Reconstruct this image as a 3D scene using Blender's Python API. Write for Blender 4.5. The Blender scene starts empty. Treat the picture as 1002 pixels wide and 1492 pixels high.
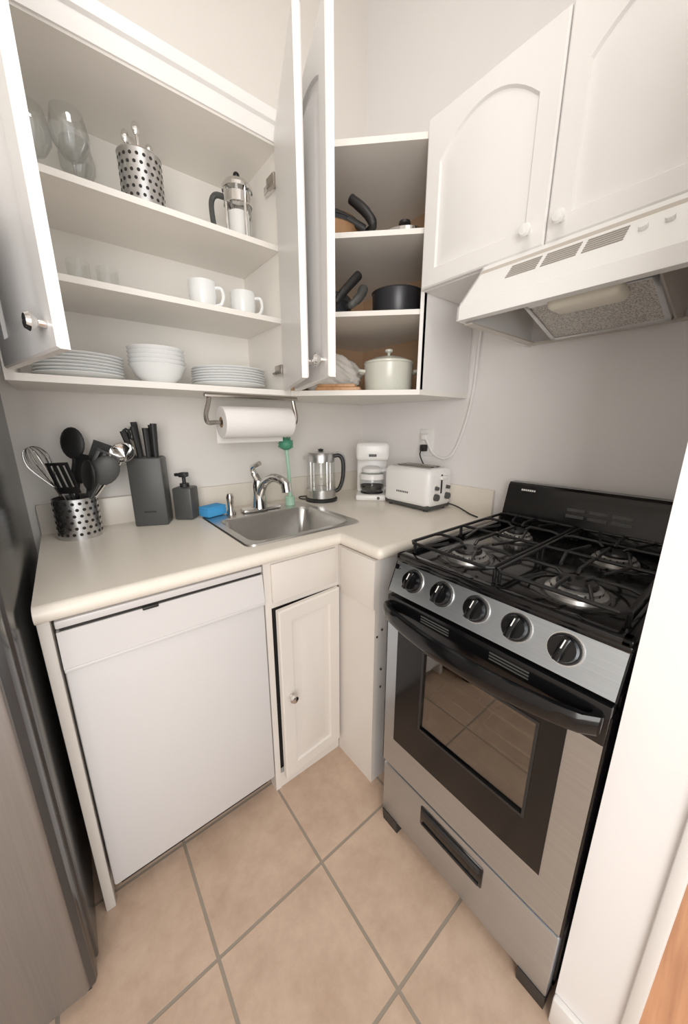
import bpy, bmesh, math, random
from mathutils import Matrix, Vector
random.seed(4)
scene = bpy.context.scene
PI = math.pi

# ------------------------------------------------------------------ materials
def s2l(c):
    return tuple(((v/255.0)/12.92 if v/255.0 <= 0.04045 else (((v/255.0)+0.055)/1.055)**2.4) for v in c)

def mk(name, rgb, rough=0.5, metal=0.0, var=0.03, nscale=6.0, bump=0.0, bscale=60.0, stretch=None, coat=0.0, spec=0.5):
    m = bpy.data.materials.new(name); m.use_nodes = True
    nt = m.node_tree; N = nt.nodes; L = nt.links
    p = N['Principled BSDF']
    p.inputs['Roughness'].default_value = rough
    p.inputs['Metallic'].default_value = metal
    p.inputs['Specular IOR Level'].default_value = spec
    if coat: p.inputs['Coat Weight'].default_value = coat
    c = s2l(rgb)
    geo = N.new('ShaderNodeNewGeometry')
    mp = N.new('ShaderNodeMapping')
    L.new(geo.outputs['Position'], mp.inputs['Vector'])
    if stretch: mp.inputs['Scale'].default_value = stretch
    nz = N.new('ShaderNodeTexNoise'); nz.inputs['Scale'].default_value = nscale
    nz.inputs['Detail'].default_value = 4
    L.new(mp.outputs['Vector'], nz.inputs['Vector'])
    cr = N.new('ShaderNodeValToRGB')
    cr.color_ramp.elements[0].position = 0.3; cr.color_ramp.elements[1].position = 0.7
    cr.color_ramp.elements[0].color = tuple(max(0, v*(1-var)) for v in c)+(1,)
    cr.color_ramp.elements[1].color = tuple(min(1, v*(1+var)) for v in c)+(1,)
    L.new(nz.outputs['Fac'], cr.inputs['Fac'])
    L.new(cr.outputs['Color'], p.inputs['Base Color'])
    if bump:
        nb = N.new('ShaderNodeTexNoise'); nb.inputs['Scale'].default_value = bscale
        L.new(mp.outputs['Vector'], nb.inputs['Vector'])
        b = N.new('ShaderNodeBump'); b.inputs['Strength'].default_value = bump
        b.inputs['Distance'].default_value = 0.002
        L.new(nb.outputs['Fac'], b.inputs['Height'])
        L.new(b.outputs['Normal'], p.inputs['Normal'])
    return m

def glass(name, tint=(1,1,1), glossy=0.12, edge=0.75, rough=0.02):
    m = bpy.data.materials.new(name); m.use_nodes = True
    nt = m.node_tree; N = nt.nodes; L = nt.links
    for n in list(N):
        if n.type != 'OUTPUT_MATERIAL': N.remove(n)
    out = [n for n in N if n.type == 'OUTPUT_MATERIAL'][0]
    t = N.new('ShaderNodeBsdfTransparent'); t.inputs['Color'].default_value = tint+(1,)
    g = N.new('ShaderNodeBsdfGlossy'); g.inputs['Roughness'].default_value = rough
    lw = N.new('ShaderNodeLayerWeight'); lw.inputs['Blend'].default_value = 0.35
    mr = N.new('ShaderNodeMapRange')
    mr.inputs['To Min'].default_value = glossy; mr.inputs['To Max'].default_value = edge
    L.new(lw.outputs['Facing'], mr.inputs['Value'])
    mx = N.new('ShaderNodeMixShader')
    L.new(mr.outputs['Result'], mx.inputs['Fac']); L.new(t.outputs[0], mx.inputs[1]); L.new(g.outputs[0], mx.inputs[2])
    L.new(mx.outputs[0], out.inputs['Surface'])
    return m

def tile_mat():
    m = bpy.data.materials.new('floor_tile'); m.use_nodes = True
    nt = m.node_tree; N = nt.nodes; L = nt.links; p = N['Principled BSDF']
    geo = N.new('ShaderNodeNewGeometry'); mp = N.new('ShaderNodeMapping')
    mp.inputs['Location'].default_value = (-0.105+0.308*20, -0.006+0.308*20, 0)
    L.new(geo.outputs['Position'], mp.inputs['Vector'])
    br = N.new('ShaderNodeTexBrick'); br.offset = 0; br.squash = 1
    br.inputs['Scale'].default_value = 1; br.inputs['Brick Width'].default_value = 0.308
    br.inputs['Row Height'].default_value = 0.308; br.inputs['Mortar Size'].default_value = 0.0044
    br.inputs['Mortar Smooth'].default_value = 0.2
    L.new(mp.outputs['Vector'], br.inputs['Vector'])
    nz = N.new('ShaderNodeTexNoise'); nz.inputs['Scale'].default_value = 9; nz.inputs['Detail'].default_value = 8
    nz.inputs['Roughness'].default_value = 0.7
    L.new(geo.outputs['Position'], nz.inputs['Vector'])
    cr = N.new('ShaderNodeValToRGB')
    cr.color_ramp.elements[0].position = 0.3; cr.color_ramp.elements[1].position = 0.72
    cr.color_ramp.elements[0].color = s2l((170,142,120))+(1,)
    cr.color_ramp.elements[1].color = s2l((198,171,149))+(1,)
    L.new(nz.outputs['Fac'], cr.inputs['Fac'])
    L.new(cr.outputs['Color'], br.inputs['Color1']); L.new(cr.outputs['Color'], br.inputs['Color2'])
    br.inputs['Mortar'].default_value = s2l((136,124,110))+(1,)
    L.new(br.outputs['Color'], p.inputs['Base Color'])
    p.inputs['Roughness'].default_value = 0.42
    b = N.new('ShaderNodeBump'); b.inputs['Strength'].default_value = 0.5; b.inputs['Distance'].default_value = 0.003
    b.invert = True
    L.new(br.outputs['Fac'], b.inputs['Height']); L.new(b.outputs['Normal'], p.inputs['Normal'])
    return m

def wood_mat(name, c1, c2, sc=(3, 40, 3)):
    m = bpy.data.materials.new(name); m.use_nodes = True
    nt = m.node_tree; N = nt.nodes; L = nt.links; p = N['Principled BSDF']
    geo = N.new('ShaderNodeNewGeometry'); mp = N.new('ShaderNodeMapping'); mp.inputs['Scale'].default_value = sc
    L.new(geo.outputs['Position'], mp.inputs['Vector'])
    nz = N.new('ShaderNodeTexNoise'); nz.inputs['Scale'].default_value = 1.5; nz.inputs['Detail'].default_value = 6
    L.new(mp.outputs['Vector'], nz.inputs['Vector'])
    cr = N.new('ShaderNodeValToRGB')
    cr.color_ramp.elements[0].position = 0.35; cr.color_ramp.elements[1].position = 0.65
    cr.color_ramp.elements[0].color = s2l(c1)+(1,); cr.color_ramp.elements[1].color = s2l(c2)+(1,)
    L.new(nz.outputs['Fac'], cr.inputs['Fac']); L.new(cr.outputs['Color'], p.inputs['Base Color'])
    p.inputs['Roughness'].default_value = 0.35
    return m

def mesh_mat():
    m = bpy.data.materials.new('filter_mesh'); m.use_nodes = True
    nt = m.node_tree; N = nt.nodes; L = nt.links; p = N['Principled BSDF']
    geo = N.new('ShaderNodeNewGeometry')
    vo = N.new('ShaderNodeTexVoronoi'); vo.inputs['Scale'].default_value = 240
    L.new(geo.outputs['Position'], vo.inputs['Vector'])
    cr = N.new('ShaderNodeValToRGB')
    cr.color_ramp.elements[0].color = s2l((130,124,118))+(1,); cr.color_ramp.elements[1].color = s2l((210,205,198))+(1,)
    cr.color_ramp.elements[0].position = 0.15; cr.color_ramp.elements[1].position = 0.6
    L.new(vo.outputs['Distance'], cr.inputs['Fac']); L.new(cr.outputs['Color'], p.inputs['Base Color'])
    p.inputs['Metallic'].default_value = 0.3; p.inputs['Roughness'].default_value = 0.45
    return m

M_wall   = mk('wall_paint', (236,232,226), 0.6, bump=0.08, bscale=120, var=0.01)
M_wallB  = mk('wall_paint_satin', (240,237,236), 0.45, bump=0.08, bscale=120, var=0.01)
M_cab    = mk('cabinet_white', (239,237,235), 0.32, var=0.01)
M_cabin  = mk('cabinet_interior_white', (242,238,231), 0.45, var=0.01)
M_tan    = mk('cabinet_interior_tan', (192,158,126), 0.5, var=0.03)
M_counter= mk('countertop_cream', (233,225,212), 0.3, var=0.015, nscale=80)
M_base   = mk('base_cabinet_offwhite', (218,211,203), 0.4, var=0.015)
M_dw     = mk('dishwasher_white', (208,205,204), 0.3, var=0.008)
M_trim   = mk('trim_white', (232,230,227), 0.35, var=0.01)
M_steel  = mk('stainless_steel', (208,208,208), 0.28, 1.0, var=0.05, nscale=8, bump=0.05, bscale=8, stretch=(1,1,60))
M_steelh = mk('stainless_brushed', (193,200,206), 0.32, 1.0, var=0.06, nscale=6, bump=0.06, bscale=6, stretch=(80,1,80))
M_sink   = mk('sink_steel', (198,196,192), 0.30, 1.0, var=0.04, stretch=(4,60,4))
M_chrome = mk('chrome', (225,224,222), 0.08, 1.0, var=0.01)
M_nickel = mk('brushed_nickel', (175,168,160), 0.25, 1.0, var=0.02)
M_black  = mk('black_enamel', (11,11,12), 0.14, var=0.1, spec=0.35)
M_blackm = mk('black_matte', (24,24,25), 0.5, var=0.1)
M_iron   = mk('cast_iron', (17,17,18), 0.38, var=0.15, bump=0.1, bscale=200, spec=0.4)
M_grey   = mk('dark_grey_plastic', (66,67,66), 0.45, var=0.04)
M_vent   = mk('vent_slot_grey', (150,143,134), 0.6, var=0.04)
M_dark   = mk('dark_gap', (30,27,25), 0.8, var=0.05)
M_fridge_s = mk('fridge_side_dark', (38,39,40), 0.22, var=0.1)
M_fridge = mk('fridge_steel', (150,148,147), 0.36, 0.85, var=0.05, stretch=(60,60,1))
M_white  = mk('white_plastic', (240,239,237), 0.25, var=0.01)
M_china  = mk('white_china', (238,240,240), 0.15, var=0.01, coat=0.3)
M_paper  = mk('paper_towel_white', (240,238,235), 0.9, var=0.01, bump=0.3, bscale=150)
M_card   = mk('cardboard', (160,130,100), 0.9)
M_blue   = mk('sponge_blue', (60,155,220), 0.9, var=0.1, bump=0.5, bscale=300)
M_green  = mk('brush_green', (70,145,115), 0.5)
M_greenl = mk('brush_pale_green', (160,200,175), 0.35)
M_cream  = mk('cream_enamel', (218,220,208), 0.25, var=0.02, coat=0.3)
M_alu    = mk('burner_aluminium', (185,183,180), 0.35, 0.9, var=0.05)
M_oven   = mk('oven_liner', (128,108,82), 0.45, var=0.1)
M_lens   = mk('lamp_lens', (243,237,220), 0.35, var=0.02)
M_hoodin = mk('hood_inside', (206,198,188), 0.4, 0.2, var=0.06)
M_bag    = mk('plastic_bag', (214,208,200), 0.5, var=0.05, bump=0.5, bscale=30)
M_wood   = wood_mat('wood_board', (170,120,80), (200,150,105))
M_floorw = wood_mat('wood_floor', (160,104,66), (192,134,90), (2,25,2))
M_tile   = tile_mat()
M_filter = mesh_mat()
M_glass  = glass('clear_glass', (0.965,0.975,0.975), 0.05, 0.5)
M_oglass = glass('oven_glass', (0.60,0.54,0.45), 0.10, 0.5)
M_pan    = mk('nonstick_pan', (45,46,50), 0.3, 0.3, var=0.1)
M_copper = mk('pan_copper_tan', (165,125,88), 0.35, 0.3, var=0.06)

# ------------------------------------------------------------------ builder
class Ob:
    def __init__(s, name):
        s.name = name; s.bm = bmesh.new(); s.mats = []
    def mi(s, m):
        if m not in s.mats: s.mats.append(m)
        return s.mats.index(m)
    def add(s, verts, faces, mat, M=None):
        i = s.mi(mat); vs = []
        for v in verts:
            v = Vector(v)
            if M is not None: v = M @ v
            vs.append(s.bm.verts.new(v))
        for f in faces:
            try:
                fc = s.bm.faces.new([vs[k] for k in f]); fc.material_index = i; fc.smooth = True
            except ValueError: pass
    def merge(s, tb, mat, M=None):
        tb.verts.ensure_lookup_table()
        for k, v in enumerate(tb.verts): v.index = k
        s.add([v.co.copy() for v in tb.verts], [[v.index for v in f.verts] for f in tb.faces], mat, M)
        tb.free()
    def box(s, x0, x1, y0, y1, z0, z1, mat, bev=0.0, M=None, seg=2):
        tb = bmesh.new(); bmesh.ops.create_cube(tb, size=1)
        for v in tb.verts:
            v.co = Vector(((x0+x1)/2+v.co.x*(x1-x0), (y0+y1)/2+v.co.y*(y1-y0), (z0+z1)/2+v.co.z*(z1-z0)))
        if bev > 0:
            bmesh.ops.bevel(tb, geom=tb.edges[:], offset=bev, segments=seg, profile=0.5, affect='EDGES')
        s.merge(tb, mat, M)
    def lathe(s, prof, c, mat, seg=32, M=None):
        vs = []; fs = []
        n = len(prof)
        for (r, z) in prof:
            for k in range(seg):
                a = 2*PI*k/seg
                vs.append((c[0]+r*math.cos(a), c[1]+r*math.sin(a), c[2]+z))
        for i in range(n-1):
            for k in range(seg):
                k2 = (k+1) % seg
                fs.append((i*seg+k, i*seg+k2, (i+1)*seg+k2, (i+1)*seg+k))
        s.add(vs, fs, mat, M)
    def cyl(s, p0, p1, r, mat, seg=20, r2=None, M=None):
        p0 = Vector(p0); p1 = Vector(p1); d = p1-p0; r2 = r if r2 is None else r2
        q = Vector((0,0,1)).rotation_difference(d.normalized()).to_matrix()
        vs = []
        for (p, rr) in ((p0, r), (p1, r2)):
            for k in range(seg):
                a = 2*PI*k/seg
                vs.append(p+q @ Vector((rr*math.cos(a), rr*math.sin(a), 0)))
        fs = [(k, (k+1) % seg, seg+(k+1) % seg, seg+k) for k in range(seg)]
        fs.append(tuple(reversed(range(seg)))); fs.append(tuple(range(seg, 2*seg)))
        s.add(vs, fs, mat, M)
    def tube(s, pts, r, mat, seg=8, M=None, smooth=0, closed=False):
        pts = [Vector(p) for p in pts]
        if smooth:
            q = []; n = len(pts)
            rng = n if closed else n-1
            for i in range(rng):
                if closed:
                    p0, p1, p2, p3 = pts[i-1], pts[i], pts[(i+1) % n], pts[(i+2) % n]
                else:
                    p0 = pts[max(i-1, 0)]; p1 = pts[i]; p2 = pts[i+1]; p3 = pts[min(i+2, n-1)]
                for j in range(smooth):
                    t = j/smooth
                    q.append(0.5*((2*p1)+(-p0+p2)*t+(2*p0-5*p1+4*p2-p3)*t*t+(-p0+3*p1-3*p2+p3)*t**3))
            if not closed: q.append(pts[-1])
            pts = q
        n = len(pts); vs = []; up = None
        for i in range(n):
            a = pts[i-1] if (i > 0 or closed) else pts[i]
            b = pts[(i+1) % n] if (i < n-1 or closed) else pts[i]
            t = (b-a).normalized()
            if up is None:
                up = Vector((0,0,1)) if abs(t.z) < 0.9 else Vector((1,0,0))
            up = (up - t*up.dot(t))
            if up.length < 1e-6: up = Vector((0,1,0)) if abs(t.y)<0.9 else Vector((1,0,0)); up = up-t*up.dot(t)
            up.normalize(); sd = t.cross(up)
            rr = r[min(i*len(r)//n, len(r)-1)] if isinstance(r, (list, tuple)) else r
            for k in range(seg):
                an = 2*PI*k/seg
                vs.append(pts[i]+(up*math.cos(an)+sd*math.sin(an))*rr)
        fs = []
        for i in range(n if closed else n-1):
            i2 = (i+1) % n
            for k in range(seg):
                k2 = (k+1) % seg
                fs.append((i*seg+k, i*seg+k2, i2*seg+k2, i2*seg+k))
        if not closed:
            fs.append(tuple(reversed(range(seg)))); fs.append(tuple((n-1)*seg+k for k in range(seg)))
        s.add(vs, fs, mat, M)
    def prism(s, poly, a, b, mat, axis='z', M=None):
        def mp(p, t):
            if axis == 'z': return (p[0], p[1], t)
            if axis == 'y': return (p[0], t, p[1])
            return (t, p[0], p[1])
        n = len(poly)
        vs = [mp(p, a) for p in poly]+[mp(p, b) for p in poly]
        fs = [tuple(reversed(range(n))), tuple(range(n, 2*n))]
        for k in range(n): fs.append((k, (k+1) % n, n+(k+1) % n, n+k))
        s.add(vs, fs, mat, M)
    def ball(s, c, r, mat, M=None, sc=(1,1,1), seg=20):
        tb = bmesh.new(); bmesh.ops.create_uvsphere(tb, u_segments=seg, v_segments=seg//2, radius=r)
        for v in tb.verts: v.co = Vector((c[0]+v.co.x*sc[0], c[1]+v.co.y*sc[1], c[2]+v.co.z*sc[2]))
        s.merge(tb, mat, M)
    def door(s, W, H, T, mat, M, arch=0.06, m=0.05, knob=None, kz=None, kmat=None):
        K = 14
        def ring(ins, w, rect=False):
            if rect:
                a, b, c, d = ins, W-ins, ins, H-ins
                pts = [(a, c), (b, c)]
                for k in range(K+1): pts.append((b+(a-b)*k/K, d))
            else:
                a, b, c = m+ins, W-m-ins, m+ins
                ys = H-m-arch-ins
                pts = [(a, c), (b, c)]
                for k in range(K+1):
                    t = k/K
                    pts.append((b+(a-b)*t, ys+arch*(1-(2*t-1)**2)))
            return [(p[0], w, p[1]) for p in pts]
        rings = [ring(0, T, True), ring(0, 0.004, True), ring(0.004, 0, True), ring(0, 0), ring(0.004, 0.006), ring(0.014, 0.0065), ring(0.036, 0.0005)]
        vs = []; n = K+3
        for r in rings: vs += r
        fs = []
        for i in range(len(rings)-1):
            for k in range(n):
                fs.append((i*n+k, i*n+(k+1) % n, (i+1)*n+(k+1) % n, (i+1)*n+k))
        fs.append(tuple(range((len(rings)-1)*n, len(rings)*n)))
        fs.append(tuple(reversed(range(n))))
        s.add(vs, fs, mat, M)
        if knob is not None:
            km = kmat or M_chrome
            s.knob((knob, 0, kz), km, M)
    def knob(s, p, mat, M):
        R = Matrix.Translation(Vector(p)) @ Matrix.Rotation(PI/2, 4, 'X')
        s.lathe([(0.0001,0),(0.007,0),(0.006,0.012),(0.013,0.018),(0.0155,0.024),(0.012,0.030),(0.0001,0.032)], (0,0,0), mat, 18, M @ R)
    def done(s, angle=35):
        bmesh.ops.recalc_face_normals(s.bm, faces=s.bm.faces[:])
        xs = [v.co for v in s.bm.verts]
        lo = Vector((min(v.x for v in xs), min(v.y for v in xs), min(v.z for v in xs)))
        hi = Vector((max(v.x for v in xs), max(v.y for v in xs), max(v.z for v in xs)))
        c = Vector(((lo.x+hi.x)/2, (lo.y+hi.y)/2, lo.z))
        for v in s.bm.verts: v.co -= c
        me = bpy.data.meshes.new(s.name); s.bm.to_mesh(me); s.bm.free()
        for m in s.mats: me.materials.append(m)
        me.set_sharp_from_angle(angle=math.radians(angle))
        ob = bpy.data.objects.new(s.name, me); ob.location = c
        scene.collection.objects.link(ob)
        return ob

def T(x, y, z, rz=0.0):
    return Matrix.Translation((x, y, z)) @ Matrix.Rotation(math.radians(rz), 4, 'Z')
CAMROT = -38.7
WX = 1.34   # stove wall
WY = 1.51   # sink wall
CH = 3.1

# ------------------------------------------------------------------ room
def simple(name, *a, mat=None, bev=0):
    o = Ob(name); o.box(*a, mat, bev); return o.done()
simple('floor', -0.9, WX+0.1, -2.2, WY+0.1, -0.05, 0.0, mat=M_tile)
simple('floor_hallway', 0.66, 3.2, -2.2, -0.032, 0.0, 0.004, mat=M_floorw)
simple('wall_back', -0.9, WX+0.1, WY, WY+0.1, 0, CH, mat=M_wall)
simple('wall_right', WX, WX+0.1, -0.03, WY, 0, CH, mat=M_wallB)
simple('wall_partition', 0.65, WX, -0.03, 0.08, 0, CH, mat=M_wallB)
simple('wall_left', -1.0, -0.9, -2.2, WY+0.1, 0, CH, mat=M_wall)
simple('ceiling', -1.0, WX+0.1, -0.9, WY+0.1, CH, CH+0.1, mat=M_wall)
o = Ob('baseboard_partition'); o.box(0.635, 0.65, -0.03, 0.08, 0, 0.08, M_trim, 0.004); o.done()
o = Ob('trim_1'); o.box(0.640, 0.655, -0.038, -0.018, 0.0805, CH, M_trim, 0.004); o.done()

# ------------------------------------------------------------------ fridge
o = Ob('refrigerator')
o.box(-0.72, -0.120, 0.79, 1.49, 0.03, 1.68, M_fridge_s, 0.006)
for z0, z1 in ((0.032, 1.14), (1.15, 1.68)):
    o.box(-0.72, -0.124, 0.738, 0.788, z0, z1, M_fridge_s, 0.012)
    o.box(-0.712, -0.138, 0.732, 0.756, z0+0.006, z1-0.008, M_fridge, 0.010, seg=3)
o.box(-0.70, -0.14, 0.76, 0.80, 0.0, 0.05, M_blackm)
o.tube([(-0.67,0.733,0.70),(-0.67,0.69,0.72),(-0.67,0.69,1.08),(-0.67,0.733,1.10)], 0.011, M_steel, 10)
o.tube([(-0.67,0.733,1.19),(-0.67,0.69,1.21),(-0.67,0.69,1.48),(-0.67,0.733,1.50)], 0.011, M_steel, 10)
o.done()

# ------------------------------------------------------------------ countertop
o = Ob('countertop')
z0, z1 = 0.87, 0.91
o.box(-0.10, 0.40, 0.89, 1.49, z0, z1, M_counter)
o.box(0.82, 1.32, 0.89, 1.49, z0, z1, M_counter)
o.box(0.40, 0.82, 0.89, 0.955, z0, z1, M_counter)
o.box(0.40, 0.82, 1.38, 1.49, z0, z1, M_counter)
o.box(0.70, 1.32, 0.70, 0.89, z0, z1, M_counter)
path = [(-0.10,0.89,0.89),(0.70,0.89,0.89),(0.70,0.70,0.89),(1.32,0.70,0.89)]
for a, b in zip(path[:-1], path[1:]): o.cyl(a, b, 0.02, M_counter, 24)
for p in path[2:3]: o.ball(p, 0.02, M_counter)
o.box(-0.10, 1.32, 1.49, 1.508, z0, 1.01, M_counter, 0.003)
o.box(1.32, 1.338, 0.69, 1.49, z0, 1.01, M_counter, 0.003)
o.done()

# sink
def rrect(x0, x1, y0, y1, r, z, k=6):
    pts = []
    for (cx, cy, a0) in ((x1-r, y1-r, 0), (x0+r, y1-r, PI/2), (x0+r, y0+r, PI), (x1-r, y0+r, 1.5*PI)):
        for j in range(k+1):
            a = a0+PI/2*j/k; pts.append((cx+r*math.cos(a), cy+r*math.sin(a), z))
    return pts
o = Ob('kitchen_sink')
R = [rrect(0.385,0.840,0.938,1.395,0.03,0.9105), rrect(0.389,0.836,0.942,1.391,0.028,0.9155),
     rrect(0.414,0.811,0.966,1.285,0.045,0.9145), rrect(0.420,0.805,0.972,1.279,0.045,0.905),
     rrect(0.428,0.797,0.980,1.271,0.045,0.79), rrect(0.45,0.775,1.004,1.249,0.05,0.762),
     rrect(0.585,0.635,1.10,1.15,0.024,0.757)]
vs = []; fs = []; n = len(R[0])
for r in R: vs += r
for i in range(len(R)-1):
    for k in range(n): fs.append((i*n+k, i*n+(k+1) % n, (i+1)*n+(k+1) % n, (i+1)*n+k))
fs.append(tuple(range((len(R)-1)*n, len(R)*n)))
o.add(vs, fs, M_sink)
o.lathe([(0.04,0.762),(0.036,0.766),(0.026,0.760),(0.0001,0.759)], (0.61,1.125,0), M_chrome)
o.done()

# faucet
o = Ob('kitchen_faucet')
o.box(0.535, 0.705, 1.312, 1.366, 0.9155, 0.930, M_chrome, 0.007)
o.lathe([(0.0001,0.0),(0.033,0.0),(0.030,0.02),(0.026,0.06),(0.028,0.095),(0.024,0.118),(0.0001,0.126)], (0.615,1.34,0.925), M_chrome)
o.tube([(0.615,1.335,0.975),(0.620,1.30,1.03),(0.630,1.24,1.062),(0.640,1.185,1.058),(0.645,1.160,1.040)], [0.019,0.018,0.017,0.018], M_chrome, 14, smooth=6)
o.cyl((0.645,1.163,1.050),(0.646,1.156,1.015), 0.020, M_chrome)
o.tube([(0.615,1.34,1.04),(0.600,1.345,1.075),(0.590,1.330,1.100),(0.600,1.285,1.118)], [0.015,0.012,0.010], M_chrome, 10, smooth=5)
o.done()
o = Ob('sink_sprayer')
o.lathe([(0.0001,0),(0.019,0),(0.017,0.012),(0.011,0.022),(0.012,0.05),(0.015,0.07),(0.010,0.085),(0.0001,0.086)], (0.49,1.34,0.9155), M_nickel, 20)
o.done()
o = Ob('sponge')
o.box(-0.045, 0.045, -0.030, 0.030, 0, 0.034, M_blue, 0.008, T(0.428,1.37,0.9165,20))
o.box(-0.044, 0.044, -0.029, 0.029, 0.030, 0.040, M_blue, 0.004, T(0.428,1.37,0.9165,20))
o.done()
o = Ob('dish_brush')
o.lathe([(0.0001,0),(0.022,0),(0.022,0.035),(0.018,0.04),(0.0001,0.04)], (0.765,1.345,0.9155), M_greenl, 18)
o.tube([(0.765,1.345,0.945),(0.765,1.345,1.05),(0.758,1.348,1.17)], [0.0095,0.008,0.009], M_greenl, 8, smooth=4)
o.ball((0.757,1.348,1.185), 0.031, M_green, sc=(1,1,0.85))
for k in range(60):
    a = random.random()*2*PI; b = random.uniform(-0.6,1.3)
    d = Vector((math.cos(a)*math.cos(b), math.sin(a)*math.cos(b), math.sin(b)))
    c = Vector((0.757,1.348,1.185)); o.cyl(c+d*0.024, c+d*0.035, 0.0015, M_green, 5)
o.done()

# ------------------------------------------------------------------ base cabinets
o = Ob('sink_base_cabinet')
F = 0.892
o.box(0.407, 0.427, F, 0.935, 0.0, 0.868, M_base)
o.box(0.427, 0.69, F+0.001, F+0.02, 0.715, 0.868, M_base)
o.box(0.430, 0.674, F-0.008, F+0.003, 0.735, 0.862, M_base, 0.003)
o.box(0.427, 0.69, F+0.003, F+0.02, 0.0, 0.06, M_base)
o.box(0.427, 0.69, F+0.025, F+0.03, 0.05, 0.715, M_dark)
da = math.radians(3.5)
o.door(0.247, 0.650, 0.018, M_base, T(0.680-0.247*math.cos(da), F-0.020-0.247*math.sin(da), 0.066, 3.5), arch=0.0, m=0.045, knob=0.028, kz=0.335)
o.done()
o = Ob('corner_filler_cabinet')
o.box(0.690, 0.708, 0.705, F, 0.0, 0.868, M_base)
o.box(0.682, 0.692, 0.705, 0.872, 0.70, 0.866, M_base, 0.003)
o.box(0.708, 1.31, 0.705, 0.722, 0.0, 0.868, M_dw)
o.cyl((0.70,0.7045,0.60),(0.70,0.702,0.60), 0.004, M_nickel, 10)
for z in (0.40,0.47,0.62): o.cyl((0.72,0.7045,z),(0.72,0.700,z), 0.004, M_nickel, 10)
o.done()

o = Ob('counter_end_panel'); o.box(-0.100, -0.078, 0.892, 1.485, 0.0, 0.869, M_base, 0.002); o.done()

o = Ob('dishwasher')
o.box(-0.068, 0.400, 0.935, 1.45, 0.06, 0.860, M_dw)
o.box(-0.072, 0.402, 0.885, 0.935, 0.075, 0.742, M_dw, 0.006)
o.prism([(0.880,0.752),(0.889,0.838),(0.935,0.838),(0.935,0.752)], -0.072, 0.402, M_dw, axis='x')
o.box(-0.072, 0.402, 0.878, 0.89, 0.742, 0.752, M_dw, 0.003)
o.box(-0.066, 0.398, 0.893, 0.935, 0.838, 0.858, M_dark)
o.box(-0.072, 0.402, 0.888, 0.93, 0.846, 0.864, M_dw, 0.003)
o.box(0.09, 0.125, 0.884, 0.892, 0.834, 0.842, M_blackm, 0.002)
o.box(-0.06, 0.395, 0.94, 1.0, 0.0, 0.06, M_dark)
o.done()

# ------------------------------------------------------------------ upper cabinet over sink
ZB, ZT = 1.372, 2.14
o = Ob('wall_cabinet')
X0, X1, YF, YB = -0.082, 0.698, 1.19, 1.505
o.box(X0, X0+0.018, YF, YB, ZB, ZT, M_cabin)
o.box(X1-0.018, X1, YF, YB, ZB, ZT, M_cabin)
o.box(X0+0.018, X1-0.018, YF, YB, ZB, ZB+0.018, M_cabin)
o.box(X0+0.018, X1-0.018, YF, YB, ZT-0.018, ZT, M_cabin)
o.box(X0+0.018, X1-0.018, YB-0.006, YB, ZB+0.018, ZT-0.018, M_cabin)
for z in (1.632, 1.855): o.box(X0+0.019, X1-0.019, YF+0.012, YB-0.006, z-0.016, z, M_cabin)
# top rail / moulding
o.prism([(YF+0.008,ZT-0.012),(YF-0.006,ZT-0.012),(YF-0.008,ZT+0.03),(YF-0.016,ZT+0.036),(YF-0.016,ZT+0.066),(YF-0.010,ZT+0.072),(YF+0.008,ZT+0.072)], X0-0.004, X1, M_cab, axis='x')
# doors
DH = 0.752
o.door(0.378, DH, 0.019, M_cab, T(-0.078, 1.176, 1.396, -75), arch=0.05, m=0.055, knob=0.345, kz=0.042)
ang = math.degrees(math.atan2(0.342, 0.138))
fx, fy = 0.680-0.378*math.cos(math.radians(ang)), 1.170-0.378*math.sin(math.radians(ang))
o.door(0.378, DH, 0.019, M_cab, T(fx, fy, 1.388, ang), arch=0.05, m=0.055, knob=0.033, kz=0.045)
# hinges
for z in (1.46, 2.03):
    o.box(X1-0.034, X1-0.0175, YF+0.02, YF+0.075, z-0.012, z+0.012, M_chrome, 0.003)
    o.box(X1-0.045, X1-0.028, YF-0.015, YF+0.035, z-0.016, z+0.016, M_nickel, 0.004)
    o.box(X0+0.0175, X0+0.034, YF+0.02, YF+0.075, z-0.012, z+0.012, M_chrome, 0.003)
o.done()

# ------------------------------------------------------------------ corner cabinet
o = Ob('corner_cabinet')
P = [(0.700,1.192),(0.700,1.505),(1.335,1.505),(1.335,0.857),(1.035,0.857)]
def pin(d):
    return [(0.716,1.192-0.006+d),(0.716,1.499),(1.329,1.499),(1.329,0.873),(1.035+d-0.006,0.873)]
o.prism(P, ZB, ZB+0.018, M_cabin)
o.prism(P, ZT-0.018, ZT, M_cabin)
for z in (1.655, 1.895):
    o.prism(pin(0.012), z-0.016, z, M_cabin)
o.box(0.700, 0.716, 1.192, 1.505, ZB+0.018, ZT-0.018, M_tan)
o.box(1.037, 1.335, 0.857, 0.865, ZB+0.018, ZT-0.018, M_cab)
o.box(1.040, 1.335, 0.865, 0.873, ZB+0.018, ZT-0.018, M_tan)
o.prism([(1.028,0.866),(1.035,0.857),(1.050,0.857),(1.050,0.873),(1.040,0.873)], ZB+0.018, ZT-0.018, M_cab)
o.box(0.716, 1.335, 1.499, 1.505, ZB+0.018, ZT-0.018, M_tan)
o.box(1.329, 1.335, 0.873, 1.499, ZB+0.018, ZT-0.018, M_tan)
a = math.degrees(math.atan2(-0.403, -0.139))
o.door(0.43, DH, 0.019, M_cab, T(0.703, 1.172, 1.388, a), arch=0.05, m=0.055, knob=0.395, kz=0.045)
o.done()

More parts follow.
